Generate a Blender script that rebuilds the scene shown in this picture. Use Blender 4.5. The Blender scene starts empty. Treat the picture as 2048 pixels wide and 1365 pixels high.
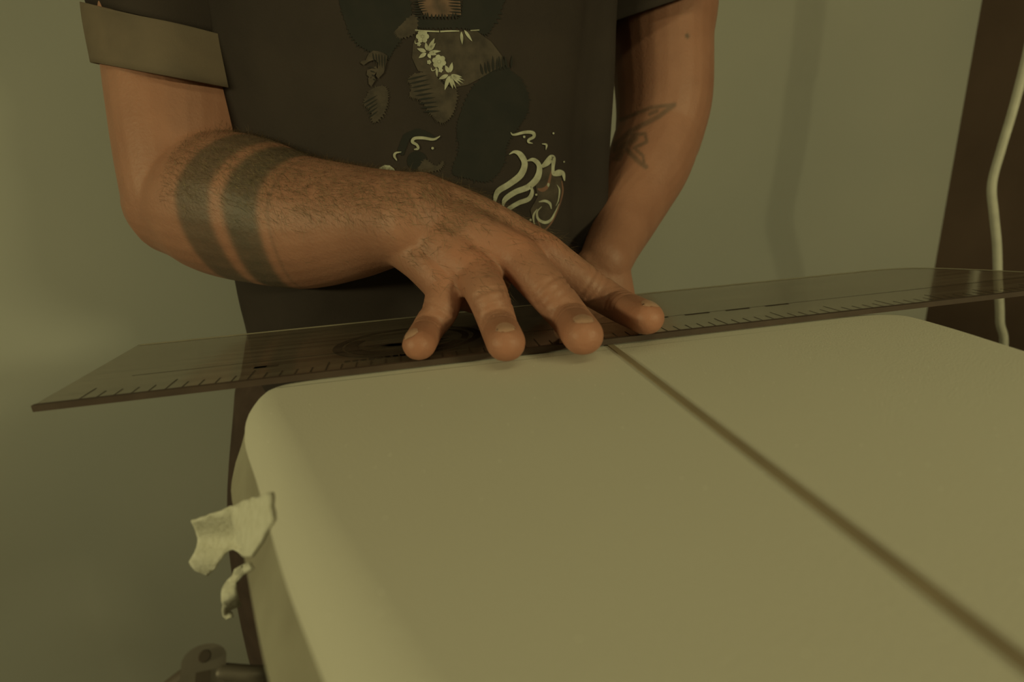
import bpy, bmesh, math, random
import numpy as np
from mathutils import Vector, Matrix
from mathutils.bvhtree import BVHTree
random.seed(7); rng = np.random.default_rng(7)
SC = bpy.context.scene
COL = SC.collection

# ------------------------------------------------------------------ camera
B = 0.92                                   # height of the board's deck above the floor
VPX, VPY = (7239., -18.), (816., 380.)     # where the ruler and the stringer run to in the photo
CX, CY = 1024., 682.5
F = math.sqrt(-((VPX[0]-CX)*(VPY[0]-CX)+(VPX[1]-CY)*(VPY[1]-CY)))
def cray(x, y): return Vector(((x-CX)/F, -(y-CY)/F, -1.)).normalized()
_Y = cray(*VPY); _X = cray(*VPX); _X = (_X-_Y*_X.dot(_Y)).normalized(); _Z = _X.cross(_Y)
RW = Matrix((_X, _Y, _Z))                  # camera -> world
CH = 0.0955                                # camera height above the deck
CAM = Vector((0, 0, B+CH))
def wray(x, y): return RW @ cray(x, y)
def on_z(x, y, z):                         # pixel on the level z above the deck
    d = wray(x, y); return CAM + d*((z-CH)/d.z)
def on_y(x, y, Y):                         # pixel at distance Y in front of the camera
    d = wray(x, y); return CAM + d*(Y/d.y)
cd = bpy.data.cameras.new('camera'); cam = bpy.data.objects.new('camera', cd); COL.objects.link(cam)
cd.sensor_width = 36; cd.lens = 36*F/2048; cd.clip_start = .01
cam.matrix_world = Matrix.Translation(CAM) @ RW.to_4x4()
cd.dof.use_dof = True; cd.dof.focus_distance = .36; cd.dof.aperture_fstop = 5.6
SC.camera = cam

# ------------------------------------------------------------------ light
SC.view_settings.view_transform = 'Standard'; SC.view_settings.look = 'None'
SC.view_settings.gamma = 1; SC.view_settings.use_curve_mapping = False
SC.view_settings.exposure = -0.62
W = bpy.data.worlds.new('world'); SC.world = W; W.use_nodes = True
W.node_tree.nodes['Background'].inputs[0].default_value = (1, .84, .36, 1)
W.node_tree.nodes['Background'].inputs[1].default_value = .02
LIGHT = (1, .925, .45)
def area(name, loc, target, sx, sy, power):
    l = bpy.data.lights.new(name, 'AREA'); l.shape = 'RECTANGLE'; l.size = sx; l.size_y = sy
    l.energy = power; l.color = LIGHT
    o = bpy.data.objects.new(name, l); COL.objects.link(o); o.location = loc
    o.rotation_euler = (Vector(target)-Vector(loc)).to_track_quat('-Z', 'Y').to_euler(); return o
area('left_tube_light', (-1.20, -.35, B+.36), (0, .30, B+.05), .6, .10, 10.)
area('right_tube_light', (1.02, -.90, B+.34), (.1, .5, B+.1), .35, .10, 13.)
area('near_deck_fill_light', (.25, -.55, 1.80), (.2, -.1, B), .9, .12, 2.6)  # added fill without a fixture, brightens the near end of the deck

# ------------------------------------------------------------------ materials
def mat(name, col, rough=.6, noise=None, bump=None, spec=.3, metal=0., sss=0., coat=0.):
    """noise=(scale, colour2, detail) mottles the colour, bump=(scale, strength, distance)"""
    m = bpy.data.materials.new(name); m.use_nodes = True; nt = m.node_tree; N = nt.nodes; L = nt.links
    p = N['Principled BSDF']; p.inputs['Base Color'].default_value = (*col, 1); p.inputs['Roughness'].default_value = rough
    p.inputs['Specular IOR Level'].default_value = spec; p.inputs['Metallic'].default_value = metal
    p.inputs['Subsurface Weight'].default_value = sss; p.inputs['Coat Weight'].default_value = coat
    tc = N.new('ShaderNodeTexCoord')
    if noise:
        n = N.new('ShaderNodeTexNoise'); n.inputs['Scale'].default_value = noise[0]; n.inputs['Detail'].default_value = noise[2]
        L.new(tc.outputs['Object'], n.inputs['Vector'])
        r = N.new('ShaderNodeValToRGB'); r.color_ramp.elements[0].position = .35; r.color_ramp.elements[1].position = .65
        r.color_ramp.elements[0].color = (*col, 1); r.color_ramp.elements[1].color = (*noise[1], 1)
        L.new(n.outputs['Fac'], r.inputs['Fac']); L.new(r.outputs['Color'], p.inputs['Base Color'])
    if bump:
        n = N.new('ShaderNodeTexNoise'); n.inputs['Scale'].default_value = bump[0]; n.inputs['Detail'].default_value = 4
        L.new(tc.outputs['Object'], n.inputs['Vector'])
        b = N.new('ShaderNodeBump'); b.inputs['Strength'].default_value = bump[1]; b.inputs['Distance'].default_value = bump[2]
        L.new(n.outputs['Fac'], b.inputs['Height']); L.new(b.outputs['Normal'], p.inputs['Normal'])
    return m
M = {}
M['wall'] = mat('painted_wall', (.46, .46, .425), .8, (2.2, (.50, .49, .445), 3), (60, .15, .002))
M['brown'] = mat('brown_panel', (.17, .11, .085), .6, (6, (.14, .09, .07), 4), (30, .2, .002))
M['ceil'] = mat('ceiling_paint', (.30, .28, .25), .9, (3, (.34, .32, .28), 2))
M['floor'] = mat('concrete_floor', (.26, .25, .22), .85, (5, (.33, .31, .28), 6), (40, .3, .003))
M['stringer'] = mat('stringer_wood', (.28, .22, .15), .6, (40, (.34, .27, .18), 5))
M['shirt'] = mat('dark_cotton', (.043, .034, .032), .9, (14, (.054, .042, .038), 4), (900, .3, .0006), .1)
M['cuff'] = mat('faded_cotton', (.15, .118, .092), .9, (30, (.185, .142, .107), 4), (900, .3, .0006), .1)
M['trouser'] = mat('dark_denim', (.075, .052, .045), .9, (30, (.095, .065, .055), 4), (700, .4, .0008), .1)
M['ink_cream'] = mat('cream_ink', (.50, .50, .40), .8, (160, (.36, .35, .27), 4))
M['ink_brown'] = mat('brown_ink', (.092, .072, .057), .85, (95, (.050, .040, .034), 6))
M['ink_tan'] = mat('tan_ink', (.19, .115, .085), .85, (70, (.075, .055, .045), 6))
M['ink_black'] = mat('black_ink', (.022, .022, .021), .85, (60, (.028, .026, .024), 4))
M['ink_rust'] = mat('rust_ink', (.26, .13, .09), .85, (60, (.18, .10, .075), 5))
M['nail'] = mat('fingernail', (.50, .29, .21), .3, (300, (.46, .265, .19), 2), None, .5)
M['tape'] = mat('masking_tape', (.70, .67, .55), .85, (220, (.80, .77, .66), 5), (500, .6, .001))
M['steel'] = mat('dull_metal', (.22, .19, .16), .5, (50, (.17, .145, .12), 4), None, .4, .3)
M['rack'] = mat('rack_paint', (.10, .075, .06), .6, (30, (.13, .10, .08), 4), (50, .2, .001))
M['pad'] = mat('pad_foam', (.05, .048, .045), .95, (80, (.07, .065, .06), 3), (200, .4, .002))
M['hose'] = mat('pale_rubber', (.62, .60, .52), .45, (60, (.55, .53, .46), 2))
M['hair'] = mat('brown_hair', (.06, .04, .03), .6, (200, (.09, .06, .04), 3))
M['eye'] = mat('eye_white', (.75, .72, .68), .2, (200, (.7, .66, .6), 2))
M['iris'] = mat('iris_brown', (.07, .045, .03), .15, (600, (.1, .07, .04), 2))
M['shoe'] = mat('shoe_canvas', (.07, .065, .06), .8, (60, (.09, .085, .075), 3), (400, .3, .001))
M['sole'] = mat('rubber_sole', (.5, .48, .43), .7, (60, (.45, .43, .38), 3))
M['housing'] = mat('lamp_housing', (.6, .6, .58), .4, (40, (.55, .55, .53), 2))
M['print'] = mat('ruler_ink', (.035, .025, .02), .6, (80, (.055, .04, .03), 3))
M['armhair'] = mat('arm_hair_brown', (.11, .08, .05), .5, (250, (.30, .22, .13), 2))

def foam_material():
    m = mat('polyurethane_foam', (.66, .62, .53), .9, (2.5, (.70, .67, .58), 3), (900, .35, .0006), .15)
    nt = m.node_tree; N = nt.nodes; L = nt.links; p = N['Principled BSDF']
    base = p.inputs['Base Color'].links[0].from_socket
    tc = N.new('ShaderNodeTexCoord'); v = N.new('ShaderNodeTexVoronoi'); v.inputs['Scale'].default_value = 230; v.inputs['Randomness'].default_value = 1
    L.new(tc.outputs['Object'], v.inputs['Vector'])
    r = N.new('ShaderNodeValToRGB'); r.color_ramp.elements[0].position = .06; r.color_ramp.elements[1].position = .085
    r.color_ramp.elements[0].color = (1, 1, 1, 1); r.color_ramp.elements[1].color = (0, 0, 0, 1)
    L.new(v.outputs['Distance'], r.inputs['Fac'])
    # only some cells carry a grain of sanding dust
    s = N.new('ShaderNodeSeparateColor'); L.new(v.outputs['Color'], s.inputs[0])
    g = N.new('ShaderNodeMath'); g.operation = 'GREATER_THAN'; g.inputs[1].default_value = .72; L.new(s.outputs[0], g.inputs[0])
    k = N.new('ShaderNodeMath'); k.operation = 'MULTIPLY'; L.new(r.outputs['Color'], k.inputs[0]); L.new(g.outputs[0], k.inputs[1])
    x = N.new('ShaderNodeMixRGB'); x.inputs[2].default_value = (.98, .95, .85, 1); L.new(k.outputs[0], x.inputs[0]); L.new(base, x.inputs[1])
    L.new(x.outputs[0], p.inputs['Base Color']); return m
M['foam'] = foam_material()

def acrylic_material():
    m = bpy.data.materials.new('clear_acrylic'); m.use_nodes = True; nt = m.node_tree; N = nt.nodes; L = nt.links
    N.remove(N['Principled BSDF']); out = N['Material Output']
    tr = N.new('ShaderNodeBsdfTransparent'); tr.inputs[0].default_value = (.90, .88, .84, 1)
    gl = N.new('ShaderNodeBsdfGlossy'); gl.inputs['Roughness'].default_value = .12
    df = N.new('ShaderNodeBsdfDiffuse')
    tc = N.new('ShaderNodeTexCoord'); mp = N.new('ShaderNodeMapping'); mp.inputs['Scale'].default_value = (3, 90, 1)
    no = N.new('ShaderNodeTexNoise'); no.inputs['Scale'].default_value = 2; no.inputs['Detail'].default_value = 6
    L.new(tc.outputs['Object'], mp.inputs[0]); L.new(mp.outputs[0], no.inputs['Vector'])
    rp = N.new('ShaderNodeValToRGB'); rp.color_ramp.elements[0].position = .35; rp.color_ramp.elements[1].position = .7
    rp.color_ramp.elements[0].color = (.16, .12, .095, 1); rp.color_ramp.elements[1].color = (.46, .39, .30, 1)
    L.new(no.outputs['Fac'], rp.inputs[0]); L.new(rp.outputs[0], df.inputs[0])
    bp = N.new('ShaderNodeBump'); bp.inputs['Strength'].default_value = .08; bp.inputs['Distance'].default_value = .001
    L.new(no.outputs['Fac'], bp.inputs['Height']); L.new(bp.outputs[0], gl.inputs['Normal'])
    fr = N.new('ShaderNodeFresnel'); fr.inputs[0].default_value = 1.49
    a = N.new('ShaderNodeMixShader'); a.inputs[0].default_value = .20; L.new(tr.outputs[0], a.inputs[1]); L.new(df.outputs[0], a.inputs[2])
    b = N.new('ShaderNodeMixShader'); ge = N.new('ShaderNodeNewGeometry'); iv = N.new('ShaderNodeMath'); iv.operation = 'SUBTRACT'; iv.inputs[0].default_value = 1; L.new(ge.outputs['Backfacing'], iv.inputs[1])
    fm = N.new('ShaderNodeMath'); fm.operation = 'MULTIPLY'; L.new(fr.outputs[0], fm.inputs[0]); L.new(iv.outputs[0], fm.inputs[1]); L.new(fm.outputs[0], b.inputs[0]); L.new(a.outputs[0], b.inputs[1]); L.new(gl.outputs[0], b.inputs[2])
    L.new(b.outputs[0], out.inputs[0]); return m
M['acrylic'] = acrylic_material()
M['strip'] = mat('brown_edge_strip', (.065, .043, .034), .6, (50, (.085, .058, .045), 3))
M['edge_glint'] = mat('painted_edge_highlight', (.42, .39, .30), .5, (60, (.36, .33, .25), 3))  # pale colour paints the highlight along the ruler's far edge
M['rail_foam'] = mat('dark_rail_foam', (.40, .37, .29), .9, (22, (.31, .28, .215), 5), (120, .5, .002), .15)  # darker, mottled foam colour for the faces of the rail

def skin_material():
    m = mat('skin', (.42, .205, .142), .50, (26, (.36, .17, .116), 5), (420, .35, .0010), .38, 0, .12)
    nt = m.node_tree; N = nt.nodes; L = nt.links; p = N['Principled BSDF']
    p.inputs['Subsurface Radius'].default_value = (.008, .003, .0015); p.inputs['Subsurface Scale'].default_value = .6
    base = p.inputs['Base Color'].links[0].from_socket
    at = N.new('ShaderNodeVertexColor'); at.layer_name = 'skin'
    s = N.new('ShaderNodeSeparateColor'); L.new(at.outputs[0], s.inputs[0])
    red = N.new('ShaderNodeMixRGB'); red.inputs[2].default_value = (.46, .19, .12, 1); L.new(s.outputs[1], red.inputs[0]); L.new(base, red.inputs[1])
    n = N.new('ShaderNodeTexNoise'); n.inputs['Scale'].default_value = 120; n.inputs['Detail'].default_value = 4
    tc = N.new('ShaderNodeTexCoord'); L.new(tc.outputs['Object'], n.inputs[0])
    mm = N.new('ShaderNodeMath'); mm.operation = 'MULTIPLY_ADD'; mm.inputs[1].default_value = .3; mm.inputs[2].default_value = .80; L.new(n.outputs['Fac'], mm.inputs[0])
    k = N.new('ShaderNodeMath'); k.operation = 'MULTIPLY'; L.new(s.outputs[0], k.inputs[0]); L.new(mm.outputs[0], k.inputs[1])
    ink = N.new('ShaderNodeMixRGB'); ink.inputs[2].default_value = (.085, .075, .058, 1); L.new(k.outputs[0], ink.inputs[0]); L.new(red.outputs[0], ink.inputs[1])
    L.new(ink.outputs[0], p.inputs['Base Color']); return m
M['skin'] = skin_material()

# ------------------------------------------------------------------ helpers
def link(name, me, m=None, parent=None, smooth=False):
    o = bpy.data.objects.new(name, me); COL.objects.link(o)
    if m is not None: me.materials.append(M[m] if isinstance(m, str) else m)
    if parent is not None: o.parent = parent; o.matrix_parent_inverse = parent.matrix_basis.inverted()
    if smooth: me.polygons.foreach_set('use_smooth', [True]*len(me.polygons))
    return o
def mesh(name, v, f):
    me = bpy.data.meshes.new(name); me.from_pydata([tuple(p) for p in v], [], f); me.update(); return me
def bm_obj(name, bm, m, parent=None, smooth=False):
    me = bpy.data.meshes.new(name); bmesh.ops.recalc_face_normals(bm, faces=bm.faces[:]); bm.to_mesh(me); bm.free(); return link(name, me, m, parent, smooth)
def tag(o, label, cat, group=None, kind=None):
    if label: o['label'] = label
    if cat: o['category'] = cat
    if group: o['group'] = group
    if kind: o['kind'] = kind
    return o
def empty(name, loc):
    o = bpy.data.objects.new(name, None); COL.objects.link(o); o.location = loc; o.empty_display_size = .05; return o
def add_box(bm, lo, hi, bevel=0):
    r = bmesh.ops.create_cube(bm, size=1)
    for v in r['verts']:
        v.co = Vector([(lo[i]+hi[i])/2 + v.co[i]*(hi[i]-lo[i]) for i in range(3)])
    if bevel:
        es = {e for v in r['verts'] for e in v.link_edges}
        bmesh.ops.bevel(bm, geom=list(es), offset=bevel, segments=2, affect='EDGES')
def box_obj(name, lo, hi, m, parent=None, bevel=0):
    bm = bmesh.new(); add_box(bm, lo, hi, bevel); return bm_obj(name, bm, m, parent)
def smooth_path(pts, n):
    """Catmull-Rom through rows of numbers"""
    P = np.array(pts, float); P = np.vstack([2*P[0]-P[1], P, 2*P[-1]-P[-2]]); out = []
    segs = len(P)-3
    for t in np.linspace(0, segs-1e-9, n):
        i = int(t); u = t-i; a, b, c, d = P[i:i+4]
        out.append(.5*((2*b)+(-a+c)*u+(2*a-5*b+4*c-d)*u*u+(-a+3*b-3*c+d)*u**3))
    return np.array(out)
def loft(rows, side, n=None, seg=20, cap=True, round_caps=True, power=2.):
    """rows: x,y,z,a,b per station; a along 'side', b across it. Returns verts, faces."""
    R = smooth_path(rows, n) if n else np.array(rows, float)
    C = R[:, :3]; T = np.gradient(C, axis=0); T /= np.linalg.norm(T, axis=1)[:, None]
    sd = np.array(side, float)
    S = (sd if sd.ndim == 2 else np.repeat(sd[None], len(C), 0))
    S = S-T*(S*T).sum(1)[:, None]; S /= np.linalg.norm(S, axis=1)[:, None]
    U = np.cross(T, S); rows2 = []
    st = list(range(len(C)))
    def ring(c, s, u, a, b):
        th = np.linspace(0, 2*np.pi, seg, endpoint=False); ct, sn = np.cos(th), np.sin(th)
        if power != 2.: ct = np.sign(ct)*abs(ct)**(2/power); sn = np.sign(sn)*abs(sn)**(2/power)
        return c + np.outer(ct*a, s) + np.outer(sn*b, u)
    rings = []
    if round_caps and cap:
        for q in (80, 60, 40, 20):
            k = math.cos(math.radians(q)); h = min(R[0, 3], R[0, 4])*math.sin(math.radians(q))
            rings.append(ring(C[0]-T[0]*h, S[0], U[0], R[0, 3]*k, R[0, 4]*k))
    for i in st: rings.append(ring(C[i], S[i], U[i], R[i, 3], R[i, 4]))
    if round_caps and cap:
        for q in (20, 40, 60, 80):
            k = math.cos(math.radians(q)); h = min(R[-1, 3], R[-1, 4])*math.sin(math.radians(q))
            rings.append(ring(C[-1]+T[-1]*h, S[-1], U[-1], R[-1, 3]*k, R[-1, 4]*k))
    v = np.vstack(rings); f = []
    for i in range(len(rings)-1):
        for j in range(seg):
            k = (j+1) % seg; f.append((i*seg+j, i*seg+k, (i+1)*seg+k, (i+1)*seg+j))
    if cap:
        f.append(tuple(range(seg-1, -1, -1))); o = (len(rings)-1)*seg; f.append(tuple(range(o, o+seg)))
    return v, f
def join(parts):
    V, Fc, o = [], [], 0
    for v, f in parts:
        V.append(v); Fc += [tuple(i+o for i in q) for q in f]; o += len(v)
    return np.vstack(V), Fc
def remeshed(name, parts, voxel, it, fac=.5):
    v, f = join(parts); me = mesh(name, v, f)
    o = bpy.data.objects.new(name+'_tmp', me); COL.objects.link(o)
    r = o.modifiers.new('r', 'REMESH'); r.mode = 'VOXEL'; r.voxel_size = voxel
    s = o.modifiers.new('s', 'SMOOTH'); s.factor = fac; s.iterations = it
    dg = bpy.context.evaluated_depsgraph_get(); new = bpy.data.meshes.new_from_object(o.evaluated_get(dg))
    bpy.data.objects.remove(o); bpy.data.meshes.remove(me); new.name = name; return new
def tube_mesh(name, pts, rad, n=40, seg=10):
    rows = [(*p, rad, rad) for p in pts]; return mesh(name, *loft(rows, (0.3, 1, .2), n, seg))

# ------------------------------------------------------------------ the room
XL, XR, YB, YF, HT = -1.30, 1.12, .95, -2.1, 2.45
def structure(name, lo, hi, m):
    o = box_obj(name, lo, hi, m); o['kind'] = 'structure'; o['label'] = STRUCT.get(name, name.replace('_', ' ')); return o
STRUCT = {'floor': 'grey concrete floor of the shaping room', 'ceiling': 'pale ceiling of the shaping room',
 'wall_back': 'pale olive painted wall behind the person', 'wall_left': 'pale olive painted wall beside the board',
 'wall_right': 'dark brown panelled wall behind the hanging hose', 'wall_front': 'dark brown panelled wall facing the nose of the board'}
structure('floor', (XL-.1, YF-.1, -.1), (XR+.1, YB+.1, 0), 'floor')
structure('ceiling', (XL-.1, YF-.1, HT), (XR+.1, YB+.1, HT+.1), 'ceil')
structure('wall_back', (XL-.1, YB, 0), (XR+.1, YB+.1, HT), 'wall')
structure('wall_left', (XL-.1, YF, 0), (XL, YB, HT), 'wall')
structure('wall_right', (XR, YF, 0), (XR+.1, YB, HT), 'brown')
structure('wall_front', (XL-.1, YF-.1, 0), (XR+.1, YF, HT), 'brown')
for nm, x, y, s, zl in (('left', XL, -.35, 1, B+.45), ('right', XR, -.90, -1, B+.43)):
    e = empty('tube_lamp', (x, y, zl)); tag(e, 'white housing of the tube lamp on the %s wall' % ('pale olive' if s > 0 else 'brown'), 'lamp')
    box_obj('lamp_housing', (min(x, x+s*.05), y-.62, zl-.03), (max(x, x+s*.05), y+.62, zl+.05), 'housing', e, .006)

# ------------------------------------------------------------------ the foam blank
SCL = .84
def K(x): return x*SCL
deck_z = 0.0; TH = .046
# half outline left of the stringer and right of it, from the square tail towards the nose (x, y at the rail's widest)
STX = K(.128)
left_out = [(-.03, .370), (-.075, .367), (-.108, .357), (-.125, .334), (-.121, .295), (-.098, .235), (-.071, .165), (-.049, .115), (-.016, .04), (.016, -.05), (.055, -.2), (.078, -.38), (.082, -.50)]
right_out = [(.28, .370), (.338, .366), (.372, .354), (.390, .328), (.389, .285), (.382, .24), (.374, .19), (.36, .12), (.34, .04), (.31, -.08), (.26, -.22), (.20, -.38), (.176, -.50)]
lo = smooth_path([(K(a), K(b)) for a, b in left_out], 60); ro = smooth_path([(K(a), K(b)) for a, b in right_out], 60)
tipL = [(STX, K(-.56))]
outline = np.vstack([lo[::-1], ro])           # nose-left ... tail ... nose-right, open at the nose
outline = np.vstack([outline, tipL])
def inset(P, d):
    n = len(P); T = np.roll(P, -1, 0)-np.roll(P, 1, 0); T /= np.linalg.norm(T, axis=1)[:, None]
    Nn = np.stack([T[:, 1], -T[:, 0]], 1)      # to the right of travel: interior (clockwise outline)
    return P+Nn*d
prof = [(.0290, 0.0), (.0245, -.0006), (.0205, -.0022), (.0170, -.0048), (.0140, -.0080), (.0122, -.0104), (.0112, -.0124), (.0104, -.0160), (.0070, -.0240), (.0025, -.0330), (0, -.0395), (.0005, -.0430), (.003, -.0455), (.012, -.046)]
rings = [np.column_stack([inset(outline, d), np.full(len(outline), B+z)]) for d, z in prof]
n = len(outline); V = np.vstack(rings); Fq = []
for i in range(len(rings)-1):
    for j in range(n):
        k = (j+1) % n; Fq.append((i*n+j, i*n+k, (i+1)*n+k, (i+1)*n+j))
for o_ in (0, (len(rings)-1)*n):              # deck and bottom: strips from rail to rail
    for i in range(59): Fq.append((o_+i, o_+i+1, o_+118-i, o_+119-i))
    Fq.append((o_+119, o_+120, o_))
bm = bmesh.new(); bv = [bm.verts.new(p) for p in V]
for q in Fq:
    try: bm.faces.new([bv[i] for i in q])
    except ValueError: pass
board = empty('surfboard_blank', (STX, K(.2), B-TH)); tag(board, 'cream foam surfboard blank with dark centre stringer lying on the rack', 'surfboard')
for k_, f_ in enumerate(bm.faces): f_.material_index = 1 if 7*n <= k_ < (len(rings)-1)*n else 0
fo = bm_obj('foam_core', bm, 'foam', board, True); fo.data.materials.append(M['rail_foam'])
md = fo.modifiers.new('n', 'WEIGHTED_NORMAL')
box_obj('stringer', (STX-.0018, K(-.54), B-TH+.001), (STX+.0018, K(.352), B+.0007), 'stringer', board)

# ------------------------------------------------------------------ the wide ruler
RY0, RY1, RX0, RX1 = K(.333), K(.462), K(-.232), K(.60)
RT = .003
ruler = empty('wide_ruler', ((RX0+RX1)/2, (RY0+RY1)/2, B)); tag(ruler, 'wide clear acrylic ruler lying across the end of the foam blank', 'ruler')
endc = [tuple(p) for p in smooth_path([(K(.472), RY1), (K(.505), K(.455)), (K(.535), K(.43)), (K(.565), K(.39)), (K(.585), K(.355)), (K(.588), RY0)], 16)]
bm = bmesh.new(); pf = bm.faces.new([bm.verts.new((x_, y_, B+.0010)) for x_, y_ in [(RX0, RY0), (RX0, RY1)]+endc]); r = bmesh.ops.extrude_face_region(bm, geom=[pf])
for v in r['geom']:
    if isinstance(v, bmesh.types.BMVert): v.co.z += RT
bm_obj('ruler_blade', bm, 'acrylic', ruler)
RX1 = K(.585)
zt = B+.0010+RT+.0002
bm = bmesh.new()
def flat(bm, pts, z=zt):
    try: bm.faces.new([bm.verts.new((x, y, z)) for x, y in pts])
    except ValueError: pass
x = RX0+.02; i = 0
while x < RX1-.02:
    L_ = .0170 if i % 5 == 0 else .0105
    flat(bm, [(x-.0004, RY0+.001), (x+.0004, RY0+.001), (x+.0004, RY0+L_), (x-.0004, RY0+L_)]); x += .008; i += 1
bm_obj('tick_marks', bm, 'print', ruler)['kind'] = 'stuff'
box_obj('edge_strip', (RX0, RY0-.0010, B+.0009), (RX1+.002, RY0+.0016, zt+.0001), 'strip', ruler)
bm = bmesh.new(); flat(bm, [(RX0+.03, RY0+.033), (RX1-.03, RY0+.033), (RX1-.03, RY0+.0336), (RX0+.03, RY0+.0336)])
bm_obj('edge_line', bm, 'print', ruler); bm = bmesh.new()
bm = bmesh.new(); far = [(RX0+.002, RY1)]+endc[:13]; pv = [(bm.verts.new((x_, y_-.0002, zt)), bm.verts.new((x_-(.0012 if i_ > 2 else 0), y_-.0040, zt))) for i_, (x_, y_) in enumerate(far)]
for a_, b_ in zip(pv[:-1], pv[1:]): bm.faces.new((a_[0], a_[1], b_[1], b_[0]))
bm_obj('painted_edge_highlight', bm, 'edge_glint', ruler)
# round emblem: two rings, a curled leaf shape
ec = (K(-.012), K(.385)); bm = bmesh.new()
def annulus(bm, c, r0, r1, a0=0, a1=360, n=48, sx=1.):
    vs = []
    for i in range(n+1):
        a = math.radians(a0+(a1-a0)*i/n); vs.append((bm.verts.new((c[0]+sx*r0*math.cos(a), c[1]+r0*math.sin(a), zt)), bm.verts.new((c[0]+sx*r1*math.cos(a), c[1]+r1*math.sin(a), zt))))
    for i in range(n): bm.faces.new((vs[i][0], vs[i][1], vs[i+1][1], vs[i+1][0]))
annulus(bm, ec, .0275, .0310, sx=1.5); annulus(bm, ec, .0210, .0262, 150, 330, sx=1.5); annulus(bm, ec, .0225, .0255, -20, 60, sx=1.5)
for k in range(5):
    a = math.radians(200+k*32); p = Vector((ec[0]+.012*math.cos(a), ec[1]+.006*math.sin(a)-.002))
    flat(bm, [(p.x-.016, p.y), (p.x-.004, p.y+.0035), (p.x+.016, p.y+.001), (p.x+.002, p.y-.003)])
bm_obj('emblem', bm, 'print', ruler)
bm = bmesh.new()
for x0, y0, w, h_ in [(K(-.115), K(.357), .013, .0035), (K(-.10)-.013, K(.357), .007, .003)]+[(K(-.055)+.0045*i, K(.348), .003, .0028) for i in range(9)]+[(K(.17)+.03*i, K(.37), .018, .002) for i in range(4)]:
    flat(bm, [(x0, y0), (x0+w, y0), (x0+w, y0+h_), (x0, y0+h_)])
bm_obj('worn_lettering', bm, 'print', ruler)['kind'] = 'stuff'

# ------------------------------------------------------------------ the person
def Pz(x, y, z): return (x, y, z+B)
def px(x, y, Y): return tuple(on_y(x, y, Y))
parts = []
ctr = .012
# trunk, neck
parts.append(loft([(ctr-.01, .585, B-.10, .165, .105), (ctr-.008, .575, B, .160, .105), (ctr, .57, B+.15, .160, .108), (ctr+.012, .57, B+.28, .165, .11), (ctr+.012, .58, B+.40, .16, .10), (ctr+.01, .585, B+.47, .11, .075), (ctr+.01, .58, B+.53, .058, .06), (ctr+.008, .565, B+.58, .054, .058)], (1, 0, 0), 40, 32))
# head: skull, jaw, nose, brow, ears, lips
HC = Vector((ctr+.005, .545, B+.645)); tilt = math.radians(22)
def hp(x, y, z): # head space: -y forward
    return tuple(HC+Vector((x, y*math.cos(tilt)-z*math.sin(tilt), y*math.sin(tilt)*1.0+z*math.cos(tilt))))
def ball(c, r, seg=24):
    bm = bmesh.new(); bmesh.ops.create_uvsphere(bm, u_segments=seg, v_segments=seg//2, radius=1)
    v = np.array([tuple(x.co) for x in bm.verts])*np.array(r); f = [tuple(x.index for x in q.verts) for q in bm.faces]; bm.free()
    ct, st = math.cos(tilt), math.sin(tilt); Rm = np.array([[1, 0, 0], [0, ct, -st], [0, st, ct]]); return v@Rm.T+np.array(c), f
parts += [ball(hp(0, .012, .03), (.076, .094, .09)), ball(hp(0, -.028, -.045), (.056, .062, .07)), ball(hp(0, -.062, -.085), (.026, .026, .022)),
          ball(hp(0, -.098, -.018), (.014, .020, .022)), ball(hp(0, -.09, .012), (.010, .016, .03)), ball(hp(.03, -.075, .032), (.026, .014, .009)), ball(hp(-.03, -.075, .032), (.026, .014, .009)),
          ball(hp(0, -.088, -.056), (.024, .009, .006)), ball(hp(0, -.086, -.068), (.021, .009, .007)), ball(hp(.078, .012, -.005), (.009, .018, .031)), ball(hp(-.078, .012, -.005), (.009, .018, .031))]
# legs and feet
LEGX = {-1: (-.095, -.135, -.158, -.166, -.172), 1: (.09, .10, .102, .104, .106)}   # hip, thigh, knee, shin, ankle
for s in (-1, 1):
    q = LEGX[s]
    parts.append(loft([(q[0], .585, B-.08, .078, .085), (q[1], .58, B-.26, .076, .080), (q[2], .575, .45, .056, .06), (q[3], .59, .30, .052, .06), (q[4], .595, .12, .034, .038), (q[4], .59, .06, .036, .04)], (1, 0, 0), 24, 20))
    parts.append(loft([(q[4], .62, .05, .033, .03), (q[4], .56, .05, .040, .032), (q[4], .47, .035, .042, .02), (q[4], .42, .032, .034, .016)], (1, 0, 0), 12, 16))

# --- right arm (at the image's left): upper arm, forearm, hand on the ruler
SR = Vector(Pz(-.178, .60, .395))
UA = px(352, 150, .535); EL = Vector(px(352, 398, .50))
W0 = Vector(px(812, 437, .375))
fa = lambda x, y, Y: px(x, y, Y)
parts.append(loft([(*SR, .056, .060), (*px(358, 20, .55), .058, .064), (*px(364, 150, .535), .055, .061), (*px(372, 300, .51), .050, .056), (*px(380, 395, .495), .047, .051)], (1, 0, 0), 26, 28))
parts.append(loft([(*px(382, 405, .495), .047, .050), (*px(430, 412, .485), .057, .056), (*px(505, 423, .468), .060, .057), (*px(600, 446, .445), .054, .051), (*px(700, 446, .415), .043, .043), (*px(775, 440, .388), .034, .036), (*px(830, 440, .370), .030, .034)], (0, -.55, .85), 34, 28))
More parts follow.
